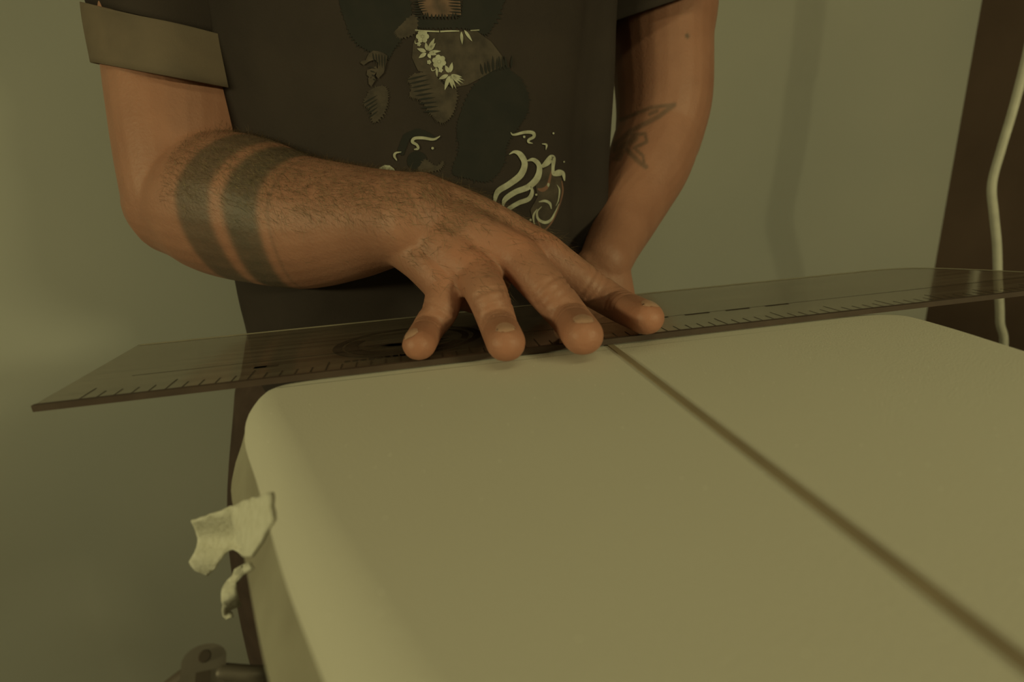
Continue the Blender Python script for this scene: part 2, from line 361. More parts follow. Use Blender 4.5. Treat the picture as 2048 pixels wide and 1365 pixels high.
# knuckle line and digits (deck space); radii burly
zr = .0040
def D(x, y, z): return (x, y, B+zr+z)
MCP = {'pinky': Vector(px(893, 578, .334)), 'ring': Vector(px(955, 552, .328)), 'middle': Vector(px(1040, 520, .330)), 'index': Vector(px(1092, 512, .345))}
def tip(pxx, pyy, z=.008): return Vector(on_z(pxx, pyy, zr+z))
CARP = {'pinky': Vector(px(808, 490, .366)), 'ring': Vector(px(820, 462, .368)), 'middle': Vector(px(830, 430, .372)), 'index': Vector(px(842, 395, .38))}
for k_, r0, r1 in (('pinky', .0165, .0130), ('ring', .0185, .0140), ('middle', .0185, .0145), ('index', .0175, .0140)):
    a, b = CARP[k_], MCP[k_]; mid = a.lerp(b, .5)+Vector((0, 0, .003))
    parts.append(loft([(*a, r0, r0), (*mid, (r0+r1)/2*1.04, (r0+r1)/2), (*b, r1, r1)], (1, .2, .4), 10, 16))
# fill of the palm and the thumb's ball
parts.append(loft([(*CARP['ring'], .020, .016), (*(CARP['ring'].lerp(MCP['ring'], .6)+Vector((.004, .006, -.006))), .028, .013), (*(MCP['ring'].lerp(MCP['middle'], .5)+Vector((0, .012, -.006))), .032, .011)], (.9, .1, .35), 10, 18))
DIG = {
 'pinky': [(*MCP['pinky'], .0125), (*px(880, 622, .322), .0112), (*px(858, 655, .315), .0100), (*tip(838, 690, .0098), .0092)],
 'ring':  [(*MCP['ring'], .0140), (*px(978, 598, .305), .0125), (*px(996, 648, .295), .0114), (*tip(1012, 687, .0110), .0104)],
 'middle': [(*MCP['middle'], .0145), (*px(1092, 578, .308), .0135), (*px(1138, 634, .295), .0122), (*tip(1166, 672, .0116), .0110)],
 'index': [(*MCP['index'], .0140), (*px(1168, 566, .338), .0128), (*px(1232, 607, .326), .0118), (*tip(1293, 637, .0110), .0104)],
}
for k_, rows in DIG.items():
    parts.append(loft([(a, b, c, r*1.03, r*.97) for a, b, c, r in rows], (1, .25, 0), 22, 18))
# thumb leaves the side of the palm near the wrist and rests behind the index finger
TB = Vector(px(905, 400, .392))
THUMB = [(*px(870, 415, .385), .016), (*px(960, 455, .398), .0155), (*px(1060, 508, .402), .0135), (*px(1135, 556, .400), .0118), (*px(1188, 583, .396), .0100)]
parts.append(loft([(a, b, c, r*1.05, r*.95) for a, b, c, r in THUMB], (.2, 1, .2), 22, 18))

# --- left arm (at the image's right), hand resting on the ruler's far edge
SL = Vector(Pz(.215, .61, .395))
LE = px(1318, 262, .56); LW = px(1212, 520, .455)
parts.append(loft([(*SL, .056, .058), (*px(1316, -40, .60), .056, .058), (*px(1322, 90, .585), .053, .056), (*px(1326, 200, .57), .050, .053), (*px(1316, 275, .56), .046, .048)], (1, 0, 0), 26, 26))
parts.append(loft([(*px(1318, 262, .56), .045, .047), (*px(1296, 330, .545), .044, .046), (*px(1262, 410, .52), .036, .040), (*px(1228, 485, .48), .027, .030), (*px(1210, 525, .455), .024, .027)], (1, .2, .2), 26, 24))
# the hand drops behind the ruler's far edge; its fingers curl forward under the blade
LP = Vector(px(1205, 530, .452)); LM = Vector((LP.x-.012, .428, B-.050))
parts.append(loft([(*LP, .026, .019), (*(LP.lerp(LM, .5)+Vector((0, .004, 0))), .036, .016), (*LM, .038, .0135)], (1, 0, .05), 12, 18))
for dx, dl in ((-.029, .040), (-.010, .048), (.010, .050), (.029, .044)):
    b = LM+Vector((dx, 0, -.002)); m1 = b+Vector((0, -dl*.35, -.022)); m2 = m1+Vector((0, -dl*.45, .008)); e = m2+Vector((0, -dl*.1, .020))
    parts.append(loft([(*b, .0102, .0102), (*m1, .0098, .0098), (*m2, .0090, .0090), (*e, .0082, .0082)], (1, 0, 0), 16, 14))
b = LP+Vector((-.018, -.004, -.022)); parts.append(loft([(*b, .013, .012), (*(b+Vector((-.022, -.012, -.016))), .0115, .011), (*(b+Vector((-.030, -.028, -.026))), .0095, .009)], (0, 1, 0), 12, 14))

body_me = remeshed('person', parts, .0018, 6, .5)
# --- fine relief: tendons, veins, creases of the finger joints
nv = len(body_me.vertices); co = np.empty(nv*3); body_me.vertices.foreach_get('co', co); co = co.reshape(-1, 3)
no = np.empty(nv*3); body_me.vertices.foreach_get('normal', no); no = no.reshape(-1, 3)
disp = np.zeros(nv); col = np.zeros((nv, 4)); col[:, 3] = 1
def seg_dist(P, a, b):
    a, b = np.array(a), np.array(b); d = b-a; t = np.clip(((P-a)@d)/(d@d), 0, 1); return np.linalg.norm(P-(a+t[:, None]*d), axis=1), t
hand = (np.abs(co[:, 0]-.03) < .2) & (co[:, 1] < .47) & (co[:, 2] < B+.16) & (co[:, 2] > B-.01)
hi_ = np.where(hand)[0]; H = co[hi_]; HN = no[hi_]
up = np.clip(HN[:, 2]*.6-HN[:, 1]*.6, 0, 1)
for k_ in ('ring', 'middle', 'index', 'pinky'):
    a = np.array(CARP[k_].lerp(MCP[k_], .25)); b = np.array(MCP[k_]); d, t = seg_dist(H, a+[0, -.008, .012], b+[0, -.008, .012])
    disp[hi_] += .0016*np.exp(-(d/.0085)**2)*np.sin(np.pi*np.clip(t, .05, 1))*up
    q = np.linalg.norm(H-(b+np.array([0, -.006, .012])), axis=1); disp[hi_] += .0016*np.exp(-(q/.010)**2); col[hi_, 1] += .55*np.exp(-(q/.014)**2)
for k_, rows in DIG.items():
    R_ = smooth_path(rows, 60); T_ = np.gradient(R_[:, :3], axis=0); T_ /= np.linalg.norm(T_, axis=1)[:, None]
    for fr, dep, cnt in ((.40, .0010, 3), (.76, .0013, 3)):
        for q in range(cnt):
            i = int(60*fr)+(q-1)*3; c = R_[i, :3]; t = T_[i]; dv = H-c; s = dv@t; rad = np.linalg.norm(dv-np.outer(s, t), axis=1)
            msk = (rad < R_[i, 3]*1.7) & (abs(s) < .006) & (up > .12)
            disp[hi_] += np.where(msk, -dep*np.exp(-(s/.0014)**2), 0)
    e = R_[-1, :3]; q = np.linalg.norm(H-e, axis=1); col[hi_, 1] += .45*np.exp(-(q/.018)**2)
# wrinkles between the pinky and the wrist
for q in range(9):
    a = np.array(px(842+q*11, 560+q*7, .35)); b = np.array(px(872+q*12, 610-q*3, .34)); d, t = seg_dist(H, a, b); disp[hi_] -= .0005*np.exp(-(d/.0022)**2)*up
co += no*disp[:, None]; body_me.vertices.foreach_set('co', co.ravel())
# --- tattoos: two bands below the right elbow, a thin ring, lines at the left elbow, a mole
axA, axB = np.array(px(352, 405, .495)), np.array(px(830, 440, .370)); axd = (axB-axA)/np.linalg.norm(axB-axA)
dF, tF = seg_dist(co, axA, axB); onarm = (dF < .075) & (co[:, 0] < .02) & (co[:, 2] < B+.20)
# slant of the bands follows the muscle: they lean towards the elbow at the bottom
ax_s = (co-axA)@axd; Lf = np.linalg.norm(axB-axA)
wob = .010*np.sin((co[:, 2]-B)*40)+.32*(co[:, 2]-B-.09)
sN = ax_s-wob
sm = lambda x, a, b, w=.0012: 1/(1+np.exp(-(x-a)/w))*1/(1+np.exp((x-b)/w))
band = np.maximum(sm(sN, .066, .094)*.80, np.maximum(sm(sN, .104, .130)*.9, sm(sN, .1375, .1395, .0006)*.45))
col[:, 0] = np.where(onarm, band, col[:, 0])
def tat_line(pts, Y, w, s_=1.):
    for (x0, y0), (x1, y1) in zip(pts[:-1], pts[1:]):
        # distance in view directions near the left elbow, limited to skin that faces the room
        a = np.array(px(x0, y0, Y)); b = np.array(px(x1, y1, Y))
        sel = np.where((co[:, 0] > .2) & (co[:, 2] > B+.03) & (co[:, 2] < B+.32) & (no[:, 1] < .1))[0]
        p = co[sel]; o_ = np.array(CAM); dv = p-o_; sc = (Y/dv[:, 1])[:, None]; pr = o_+dv*sc
        d, t = seg_dist(pr, a, b); col[sel, 0] = np.maximum(col[sel, 0], s_*np.exp(-(d/w)**4))
for pts, w in (([(1242, 240), (1300, 216), (1348, 210)], .0022), ([(1348, 210), (1316, 234), (1262, 262), (1230, 290)], .003), ([(1256, 270), (1290, 268), (1294, 284), (1272, 294)], .0022), ([(1252, 298), (1276, 322), (1292, 334)], .0030), ([(1268, 296), (1286, 312), (1288, 330)], .002), ([(1232, 312), (1246, 304), (1240, 318), (1228, 318)], .0024), ([(1232, 300), (1256, 286), (1270, 276)], .0045), ([(1300, 228), (1314, 222)], .0022)):
    tat_line(pts, .52, w*.9, .62)
tat_line([(1374, 71), (1375, 73)], .55, .0022, .8)
col[:, 1] = np.clip(col[:, 1], 0, 1)
at = body_me.color_attributes.new('skin', 'FLOAT_COLOR', 'POINT'); at.data.foreach_set('color', col.ravel().astype(np.float32))
body_me.update()
person = link('person', body_me, 'skin', None, True)
tag(person, 'person in a dark printed t-shirt pressing a ruler onto the blank with one hand', 'person')
bvh_body = BVHTree.FromPolygons([tuple(v) for v in co], [tuple(p.vertices) for p in body_me.polygons])

# --- fingernails of the fingers that face the camera
for k_, wn in (('ring', .0072), ('middle', .0078), ('index', .0070), ('pinky', .0062)):
    R_ = smooth_path(DIG[k_], 60); e = Vector(R_[-1, :3]); t = Vector(R_[-1, :3]-R_[-10, :3]).normalized(); r = R_[-1, 3]
    nrm = (Vector((0, -.1, 1))-t*t.dot(Vector((0, -.1, 1)))).normalized()
    if k_ == 'index': nrm = (nrm+Vector((.25, .5, .2))).normalized(); nrm = (nrm-t*t.dot(nrm)).normalized()
    if k_ == 'pinky': nrm = (nrm+Vector((-.5, .1, 0))).normalized(); nrm = (nrm-t*t.dot(nrm)).normalized()
    sd = t.cross(nrm).normalized(); vs, fs = [], []
    for i in range(7):
        u = i/6; ww = wn*(.80+.35*math.sin(math.pi*(u*.72+.08))) if u < .95 else wn*.72
        for j in range(7):
            q = (j/6-.5)*2; al = -.0035+.0128*u-.0018*q*q*(1 if u > .5 else -1)
            loc, nn, _, _ = bvh_body.find_nearest(e+t*al+nrm*r*1.1+sd*(q*ww*.85))
            vs.append(loc+nn*(.0002+.0003*(1-q*q)))
    for i in range(6):
        for j in range(6): fs.append((i*7+j, i*7+j+1, (i+1)*7+j+1, (i+1)*7+j))
    o = link('fingernail', mesh('fingernail', vs, fs), 'nail', person, True)

# --- hair on the forearm and the back of the hand
tri = []; cand = np.where((onarm | (hand & (co[:, 0] < .125))) & (co[:, 0] > -.235) & (ax_s > .045) & (co[:, 2] > B+.035) & (no[:, 1] < .55))[0]
wgt = np.clip(.12+no[cand, 2], .02, 1)**1.5*np.where(co[cand, 1] < .335, .12, 1)*np.where(co[cand, 0] > .05, .35, 1); wgt /= wgt.sum()
pick = rng.choice(cand, 10000, p=wgt, replace=False); hv, hf = [], []
for i in pick:
    p, nn = co[i], no[i]; g = axd*.9+np.array([0, -.15, -.55])+rng.normal(0, .45, 3); g -= nn*(g@nn); g /= np.linalg.norm(g)+1e-9
    L_ = rng.uniform(.006, .014); w = np.cross(nn, g)*.00008; cur = rng.normal(0, .0012, 3); o = len(hv)
    q = [p, p+g*L_*.5+nn*L_*.16+cur, p+g*L_+nn*L_*.12+cur*2]
    hv += [q[0]-w, q[0]+w, q[1]-w*.8, q[1]+w*.8, q[2]]; hf += [(o, o+1, o+3, o+2), (o+2, o+3, o+4)]
h = link('arm_hair', mesh('arm_hair', hv, hf), 'armhair', person); h['kind'] = 'stuff'; h['label'] = 'short brown hair on the forearm'

# --- t-shirt
SEG = 160
def torso_shirt():
    st = [(-.13, ctr-.006, .585, .186, .128), (-.05, ctr-.004, .580, .188, .130), (.05, ctr+.004, .575, .188, .132), (.15, ctr+.008, .570, .181, .134), (.24, ctr+.016, .568, .178, .134), (.32, ctr+.02, .572, .186, .130), (.40, ctr+.015, .582, .192, .118), (.455, ctr+.01, .59, .165, .10), (.49, ctr+.01, .592, .11, .082), (.505, ctr+.01, .59, .078, .07)]
    S = smooth_path(st, 110); v = []
    for z, cx, cy, a, b in S:
        for j in range(SEG):
            th = 2*math.pi*j/SEG; c, s = math.cos(th), math.sin(th); c = math.copysign(abs(c)**.86, c); s = math.copysign(abs(s)**.86, s)
            x, y = cx+a*c, cy+b*s
            fold = 0
            u = math.degrees(th)-360 if th > math.pi else math.degrees(th)   # 0 at image right, -90 front
            fold += .013*math.exp(-((u+32-(z-.1)*40)/6)**2)*min(1, max(0, (.42-z)*4))
            fold -= .006*math.exp(-((u+44-(z-.1)*40)/6)**2)
            fold += .005*math.exp(-((u+14+(z-.1)*25)/6)**2)
            fold += .005*math.exp(-((u+150+(z)*30)/9)**2)+.004*math.sin(z*26+u*.035)*math.exp(-((u+150)/35)**2)
            fold += .0025*math.sin(u*.09+z*17)*math.sin(z*9+1)+.004*math.sin(z*60+u*.05)*max(0, -z*6)
            v.append((x+fold*math.cos(th), y+fold*math.sin(th), B+z))
    n_ = len(S); f = [(i*SEG+j, i*SEG+(j+1) % SEG, (i+1)*SEG+(j+1) % SEG, (i+1)*SEG+j) for i in range(n_-1) for j in range(SEG)]
    return v, f
sv, sf = torso_shirt()
shirt = link('t_shirt', mesh('t_shirt', sv, sf), 'shirt', person, True)
shirt['label'] = 'dark brown cotton t-shirt with a printed front'
bvh_shirt = BVHTree.FromPolygons([Vector(p) for p in sv], sf)
def cut_plane(p, q): return np.array(CAM), np.array(wray(*p).cross(wray(*q)).normalized())
def sleeve(name, rows, m, parent, seg=64, n=30, wr=.0022, start=None, end=None, side=(1, 0, 0)):
    """open tube; its ends are trimmed along straight hems"""
    v, f = loft(rows, side, n, seg, cap=False)
    v = np.array(v); c = v.reshape(-1, seg, 3).mean(1).repeat(seg, 0); k = np.tile(np.arange(seg), len(v)//seg); r_ = np.arange(len(v))//seg
    d = v-c; v = v+d/np.linalg.norm(d, axis=1)[:, None]*(wr*np.sin(k*2*np.pi/seg*5+r_*.12)+wr*.6*np.sin(k*2*np.pi/seg*3-r_*.2))[:, None]
    ax_ = c[-1]-c[-seg*3-1]; ax_ /= np.linalg.norm(ax_); t = r_/r_.max()
    for pl, wt in ((start, np.clip(1-t, 0, 1)), (end, t**2)):
        if pl is None: continue
        sh = ((pl[0]-v)@pl[1])/(ax_@pl[1]); edge = sh[:seg] if pl is start else sh[-seg:]
        v = v+ax_*(np.tile(edge, len(v)//seg)*wt)[:, None]
    o = link(name, mesh(name, v, f), m, parent, True); s = o.modifiers.new('s', 'SOLIDIFY'); s.thickness = .0018; s.offset = 1; return o
H1 = cut_plane((205, 14), (470, 76)); H2 = cut_plane((200, 128), (478, 180)); H3 = cut_plane((1196, 54), (1350, 2))
sleeve('sleeve', [(-.07, .60, B+.385, .085, .080), (-.14, .60, B+.390, .084, .080), (-.194, .594, B+.345, .080, .076), (*px(358, -60, .562), .075, .071), (*px(370, 46, .552), .070, .0635)], 'shirt', shirt, end=H1, side=(0, 1, 0), n=40)
sleeve('sleeve_cuff', [(*px(372, 36, .553), .0650, .0715), (*px(374, 95, .546), .0632, .0695), (*px(376, 155, .538), .0612, .0680)], 'cuff', shirt, n=12, start=H1, end=H2)
sleeve('sleeve', [(.10, .605, B+.385, .085, .080), (.175, .608, B+.390, .084, .080), (.220, .606, B+.345, .078, .072), (*px(1306, -60, .60), .072, .067), (*px(1300, 25, .588), .068, .066)], 'shirt', shirt, end=H3, side=(0, 1, 0), n=40)

# --- print on the shirt front: flat ink shapes laid onto the cloth
def ink(name, pieces, m, off, parent=shirt, step=14., kind=None):
    """each piece is a list of polygons (or one polygon) and becomes a part of its own"""
    if kind: pieces = [[p for q in pieces for p in (q if isinstance(q[0][0], (list, tuple, np.ndarray)) else [q])]]
    for polys in pieces:
        if not isinstance(polys[0][0], (list, tuple, np.ndarray)): polys = [polys]
        bm = bmesh.new()
        for P in polys:
            try: bm.faces.new([bm.verts.new((x, y, 0)) for x, y in P])
            except ValueError: continue
        bmesh.ops.remove_doubles(bm, verts=bm.verts[:], dist=.05)
        bmesh.ops.triangulate(bm, faces=bm.faces[:])
        for _ in range(5):
            es = [e for e in bm.edges if e.calc_length() > step]
            if not es: break
            bmesh.ops.subdivide_edges(bm, edges=es, cuts=1); bmesh.ops.triangulate(bm, faces=bm.faces[:])
        dead = []
        for v in bm.verts:
            d = wray(v.co.x, v.co.y); h = bvh_shirt.ray_cast(CAM, d)
            if h[0] is None: dead.append(v); continue
            nn = h[1] if h[1].dot(d) < 0 else -h[1]; v.co = h[0]+nn*off
        bmesh.ops.delete(bm, geom=dead, context='VERTS')
        me = bpy.data.meshes.new(name); bm.to_mesh(me); bm.free(); o = link(name, me, m, parent, True)
        if kind: o['kind'] = kind
def ribbon(pts, n=40):
    R_ = smooth_path(pts, n); T_ = np.gradient(R_[:, :2], axis=0); T_ /= np.linalg.norm(T_, axis=1)[:, None]+1e-9
    N_ = np.stack([-T_[:, 1], T_[:, 0]], 1); a = R_[:, :2]+N_*R_[:, 2:3]/2; b = R_[:, :2]-N_*R_[:, 2:3]/2
    return [[tuple(a[i]), tuple(a[i+1]), tuple(b[i+1]), tuple(b[i])] for i in range(n-1)]
def leaf(x0, y0, x1, y1, w, n=7):
    d = np.array([x1-x0, y1-y0]); nn = np.array([-d[1], d[0]])/np.linalg.norm(d); p = [(x0, y0)]
    for i in range(1, n): t = i/n; q = np.array([x0, y0])+d*t+nn*w/2*math.sin(math.pi*t**.8); p.append(tuple(q))
    p.append((x1, y1))
    for i in range(n-1, 0, -1): t = i/n; q = np.array([x0, y0])+d*t-nn*w/2*math.sin(math.pi*t**.8); p.append(tuple(q))
    return p
def disc(x, y, r, n=14, sx=1.): return [(x+sx*r*math.cos(2*math.pi*i/n), y+r*math.sin(2*math.pi*i/n)) for i in range(n)]
def flower(x, y, r, n=5, a0=0):
    out = [disc(x, y, r*.22)]
    for i in range(n):
        a = a0+2*math.pi*i/n; out.append(disc(x+r*.62*math.cos(a), y+r*.62*math.sin(a), r*.40, 12))
    return out
def shag(poly, amp, step):
    """rounded outline with short tufts of fur pointing out and down"""
    P = np.array(poly, float); n = len(P); Q = smooth_path(np.vstack([P, P[:1]]), n*6)[:-1]
    area_ = .5*np.sum(Q[:, 0]*np.roll(Q[:, 1], -1)-np.roll(Q[:, 0], -1)*Q[:, 1]); sg = 1 if area_ > 0 else -1
    T_ = np.roll(Q, -1, 0)-np.roll(Q, 1, 0); T_ /= np.linalg.norm(T_, axis=1)[:, None]+1e-9; N_ = np.stack([T_[:, 1], -T_[:, 0]], 1)*sg
    out = []; acc = 0
    for i in range(len(Q)):
        out.append(tuple(Q[i])); nx = Q[(i+1) % len(Q)]; L_ = np.linalg.norm(nx-Q[i]); k = max(1, int(L_/step))
        for j in range(k):
            b = Q[i]+(nx-Q[i])*(j+.35)/k; t = b+N_[i]*amp*random.uniform(.15, 1)+np.array([random.uniform(-.2, .4), .45])*amp*.6; e = Q[i]+(nx-Q[i])*(j+.8)/k
            out += [tuple(t), tuple(e)]
    return out
# dark shaggy shapes
ink('dark_fur_print', [shag(P_, 7, 6) for P_ in ([(668, -40), (790, -40), (822, 20), (812, 60), (790, 95), (772, 120), (742, 104), (712, 84), (690, 40)],
    [(930, -40), (1016, -40), (1000, 20), (975, 66), (950, 62), (925, 56), (860, 56), (834, 54), (816, 40), (824, 36), (850, 40), (900, 40), (922, 30)],
    [(1008, 132), (1040, 158), (1056, 196), (1050, 232), (1030, 262), (1012, 290), (1004, 332), (975, 362), (935, 356), (905, 345), (918, 300), (914, 262), (922, 224), (945, 176), (975, 148)])]
    +[shag([(808, 268), (836, 258), (862, 268), (872, 282), (845, 272), (822, 276), (812, 296), (806, 310), (796, 300)], 2, 5), disc(834, 322, 20, 18)], 'ink_black', .0005)
ink('fur_spikes_print', [leaf(965+7*i, 150-1.6*i, 962+7*i+random.uniform(-4, 6), 128-2*i-random.uniform(0, 12), 5) for i in range(9)]+[leaf(828-3*random.random(), 4+5*i, 848+random.uniform(0, 8), 2+5*i, 3) for i in range(7)]+[leaf(925, 2+6*i, 900-random.uniform(0, 8), 6*i, 3) for i in range(6)]+[leaf(842+7*i, 40, 842+7*i+random.uniform(-2, 2), 24+random.uniform(0, 6), 4) for i in range(11)], 'ink_black', .0009, kind='stuff')
# cloth of the floral garment, shaggy thighs, forearm
ink('garment_print', [[(834, 66), (952, 62), (982, 84), (1003, 112), (1012, 130), (985, 142), (962, 156), (935, 170), (905, 176), (870, 150), (836, 142), (824, 116), (826, 88)]], 'ink_brown', .0006)
ink('chest_print', [[(828, -40), (925, -40), (920, -4), (922, 32), (890, 34), (850, 34), (838, 14)]], 'ink_tan', .0006)
ink('thigh_print', [shag(P_, 6, 5) for P_ in ([(828, 148), (862, 146), (890, 172), (912, 182), (908, 220), (890, 244), (872, 240), (858, 222), (840, 200), (820, 192), (824, 172), (816, 160)], [(740, 180), (766, 172), (776, 190), (770, 222), (748, 246), (742, 220), (728, 208)],
    [(790, 62), (828, 30), (832, 64), (800, 76)], [(850, 318), (872, 332), (886, 322), (880, 338), (848, 344), (836, 338)])], 'ink_brown', .0007)
ink('thigh_shade_print', [leaf(814+4*i, 160+8*i, 856+3*i, 150+9*i, 4) for i in range(9)]+[leaf(726+3*i, 208+7*i, 756, 190+8*i, 3) for i in range(5)], 'ink_black', .0009, kind='stuff')
# cream shapes
cream = [ribbon([(830, 61, 2), (850, 63, 3), (878, 64, 3)], 10), ribbon([(880, 64, 3), (900, 63, 3), (918, 63, 2)], 8), ribbon([(940, 62, 2), (958, 61, 2)], 5)]
ink('cord_print', cream+[leaf(922, 64, 924, 90, 6), leaf(928, 61, 944, 84, 6)], 'ink_cream', .0012)
for q in (flower(845, 74, 13, 6), flower(838, 89.5, 4.2), flower(878, 124, 14, 6, .3), flower(858, 125, 4.6), flower(881, 141, 4.8)): ink('flower_print', [q], 'ink_cream', .0012)
for (x0, y0), ls in (((855, 105), ((869, 77, 8), (851, 85, 7), (834, 98, 8), (837, 117, 8), (861, 118, 7), (873, 110, 8), (882, 103, 6), (871, 87, 8))),
                     ((899, 149), ((904, 125, 8), (890, 131, 8), (877, 159, 8), (889, 181, 8), (905, 178, 7), (912, 179, 4), (921, 172, 4), (927, 168, 4), (929, 162, 4), (924, 155, 5)))):
    for x1, y1, w in ls:
        d = np.array([x1-x0, y1-y0]); d = d/np.linalg.norm(d)*3; ink('leaf_print', [leaf(x0+d[0], y0+d[1], x1, y1, w)], 'ink_cream', .0012)
ink('leaf_print', [leaf(873, 136, 874, 155, 5), ribbon([(830, 82, 1), (831, 88, 2), (837, 86, 1.5), (841, 80, 1)], 10), ribbon([(862, 136, 1.5), (864, 142, 2), (870, 140, 1.5), (872, 134, 1)], 10)], 'ink_cream', .0012)
ink('hand_print', [[(747, 102), (756, 103), (766, 106), (775, 112), (773, 126), (768, 146), (757, 158), (752, 152), (756, 138), (757, 126), (750, 120), (738, 124), (728, 131), (721, 126), (723, 123), (732, 121), (738, 108)], [(745, 137), (752, 133), (757, 140), (750, 150), (742, 158), (734, 150), (735, 141)], [(737, 156), (748, 152), (752, 160), (743, 174), (738, 168)]], 'ink_brown', .0012)
ink('hand_line_print', [leaf(746+6*k_, 106+k_, 750+5*k_, 128+3*k_, 2.5) for k_ in range(5)]+[leaf(738+3*k_, 134+8*k_, 752, 138+8*k_, 2.5) for k_ in range(4)], 'ink_black', .0015, kind='stuff')
cr2 = []
cr2 += [ribbon([(828, 299, 1.5), (836, 297, 5), (834, 290, 5), (825, 284, 6), (829, 277, 6), (845, 276, 6), (866, 279, 5), (876, 275, 3), (880, 272, 1)], 40)]
cr2 += [ribbon([(803, 304, 1), (792, 306, 4), (789, 312, 5), (794, 321, 1.5)], 16)]
cr2 += [ribbon([(1020, 265, 1), (1026, 270, 4), (1048, 265, 6), (1064, 266, 7), (1066, 274, 6), (1056, 280, 5), (1056, 285, 4), (1064, 287, 1)], 40)]
cr2 += [ribbon([(1082, 288, 1), (1091, 290, 4), (1090, 300, 1)], 14)]
cr2 += [ribbon([(1017, 309, 1), (1028, 304, 6), (1040, 310, 11), (1048, 328, 12), (1040, 350, 13), (1018, 368, 12), (995, 383, 11), (989, 402, 6), (990, 410, 2)], 60)]
cr2 += [ribbon([(1052, 322, 2), (1066, 320, 8), (1077, 333, 10), (1073, 356, 13), (1055, 374, 12), (1030, 384, 11), (1010, 398, 10), (1005, 412, 4)], 56)]
cr2 += [ribbon([(1060, 372, 3), (1063, 384, 7), (1056, 398, 9), (1036, 406, 9), (1016, 418, 8), (1012, 424, 2)], 36)]
cr2 += [ribbon([(1082, 334, 6), (1092, 326, 12), (1101, 316, 12), (1105, 320, 9), (1104, 338, 6), (1106, 348, 8), (1116, 346, 13), (1124, 348, 8), (1127, 362, 2)], 50)]
cr2 += [ribbon([(1076, 404, 2), (1088, 402, 5), (1098, 407, 5), (1101, 418, 1.5)], 20), ribbon([(1082, 413, 1), (1073, 424, 3), (1075, 438, 5), (1088, 445, 6), (1100, 440, 5), (1108, 426, 3), (1116, 408, 1)], 34), ribbon([(1073, 418, 1), (1066, 430, 4), (1066, 442, 3), (1069, 452, 1)], 16)]
cr2 += [ribbon([(1112, 370, 1), (1117, 380, 3), (1115, 400, 2), (1110, 412, 1)], 14)]
cr2 += [disc(865, 296.5, 2.6), disc(1047, 274, 2.4), disc(1105, 267, 2), disc(1095, 370, 4, 12, .6), disc(1071, 389.5, 2.2), disc(1060, 440, 2.4), disc(1126, 324, 1.6)]
cr2 += [[(756, 343), (760, 335), (770, 330), (780, 331), (788, 337), (792, 344), (786, 346), (772, 345)]]
ink('wave_print', cr2, 'ink_cream', .0012, step=10)
ink('shell_print', [[(1078, 344), (1100, 330), (1104, 350), (1122, 356), (1124, 384), (1118, 412), (1106, 440), (1086, 466), (1062, 478), (1066, 450), (1060, 420), (1074, 394), (1070, 370)]], 'ink_brown', .0007)
ink('shell_line_print', [ribbon([(1104, 334, 2), (1100, 350, 4), (1094, 372, 6), (1084, 380, 8), (1074, 378, 3)], 20), ribbon([(1122, 362, 2), (1124, 384, 3), (1116, 414, 3), (1100, 448, 3), (1078, 468, 3), (1062, 472, 2)], 30), ribbon([(1074, 440, 2), (1080, 456, 3), (1078, 468, 1)], 10)], 'ink_rust', .0009)

# --- trousers, shoes, hair, eyes
tp = [loft([(ctr-.010, .585, B-.03, .180, .122), (ctr-.016, .585, B-.12, .202, .130), (ctr-.02, .585, B-.19, .208, .128)], (1, 0, 0), 14, 40)]
for s in (-1, 1):
    q = LEGX[s]; tp.append(loft([(q[0]*1.06, .585, B-.12, .108, .118), (q[1]+s*.008, .58, B-.28, .104, .108), (q[2], .577, .45, .098, .10), (q[3], .59, .28, .084, .09), (q[4], .595, .10, .070, .076), (q[4], .59, .06, .068, .074)], (1, 0, 0), 30, 32, round_caps=False))
link('trousers', remeshed('trousers', tp, .006, 4), 'trouser', person, True)['label'] = 'dark brown work trousers'
for s in (-1, 1):
    hx = LEGX[s][4]
    sh = link('shoe', remeshed('shoe', [loft([(hx, .655, .05, .036, .034), (hx, .60, .062, .044, .048), (hx, .52, .05, .047, .036), (hx, .43, .042, .046, .028), (hx, .385, .036, .036, .020)], (1, 0, 0), 20, 24)], .005, 3), 'shoe', person, True)
    bm = bmesh.new(); pl = [(hx-.040, .67), (hx-.05, .56), (hx-.052, .44), (hx-.03, .37), (hx+.03, .37), (hx+.052, .44), (hx+.05, .56), (hx+.040, .67)]
    f = bm.faces.new([bm.verts.new((a, b, .0)) for a, b in pl]); r = bmesh.ops.extrude_face_region(bm, geom=[f])
    for v in r['geom']:
        if isinstance(v, bmesh.types.BMVert): v.co.z = .022
    bm_obj('sole', bm, 'sole', sh)
hv, hf = ball(hp(0, .020, .040), (.083, .098, .093), 40); hv = np.array(hv)
ct_, st_ = math.cos(tilt), math.sin(tilt); loc_ = (hv-np.array(HC)); ly = loc_[:, 1]*ct_+loc_[:, 2]*st_; lz = -loc_[:, 1]*st_+loc_[:, 2]*ct_
keep = (lz > .045) | ((ly > .02) & (lz > -.03)); hf = [q for q in hf if all(keep[i] for i in q)]
ho = link('hair', mesh('hair', hv, hf), 'hair', person, True); s_ = ho.modifiers.new('s', 'SOLIDIFY'); s_.thickness = .01
for s in (-1, 1):
    v, f = ball(hp(s*.031, -.0640, .013), (.0115, .0115, .0085), 20); eo = link('eye', mesh('eye', v, f), 'eye', person, True)
    v, f = ball(hp(s*.031, -.0745, .012), (.0050, .0016, .0050), 14); link('iris', mesh('iris', v, f), 'iris', eo, True)

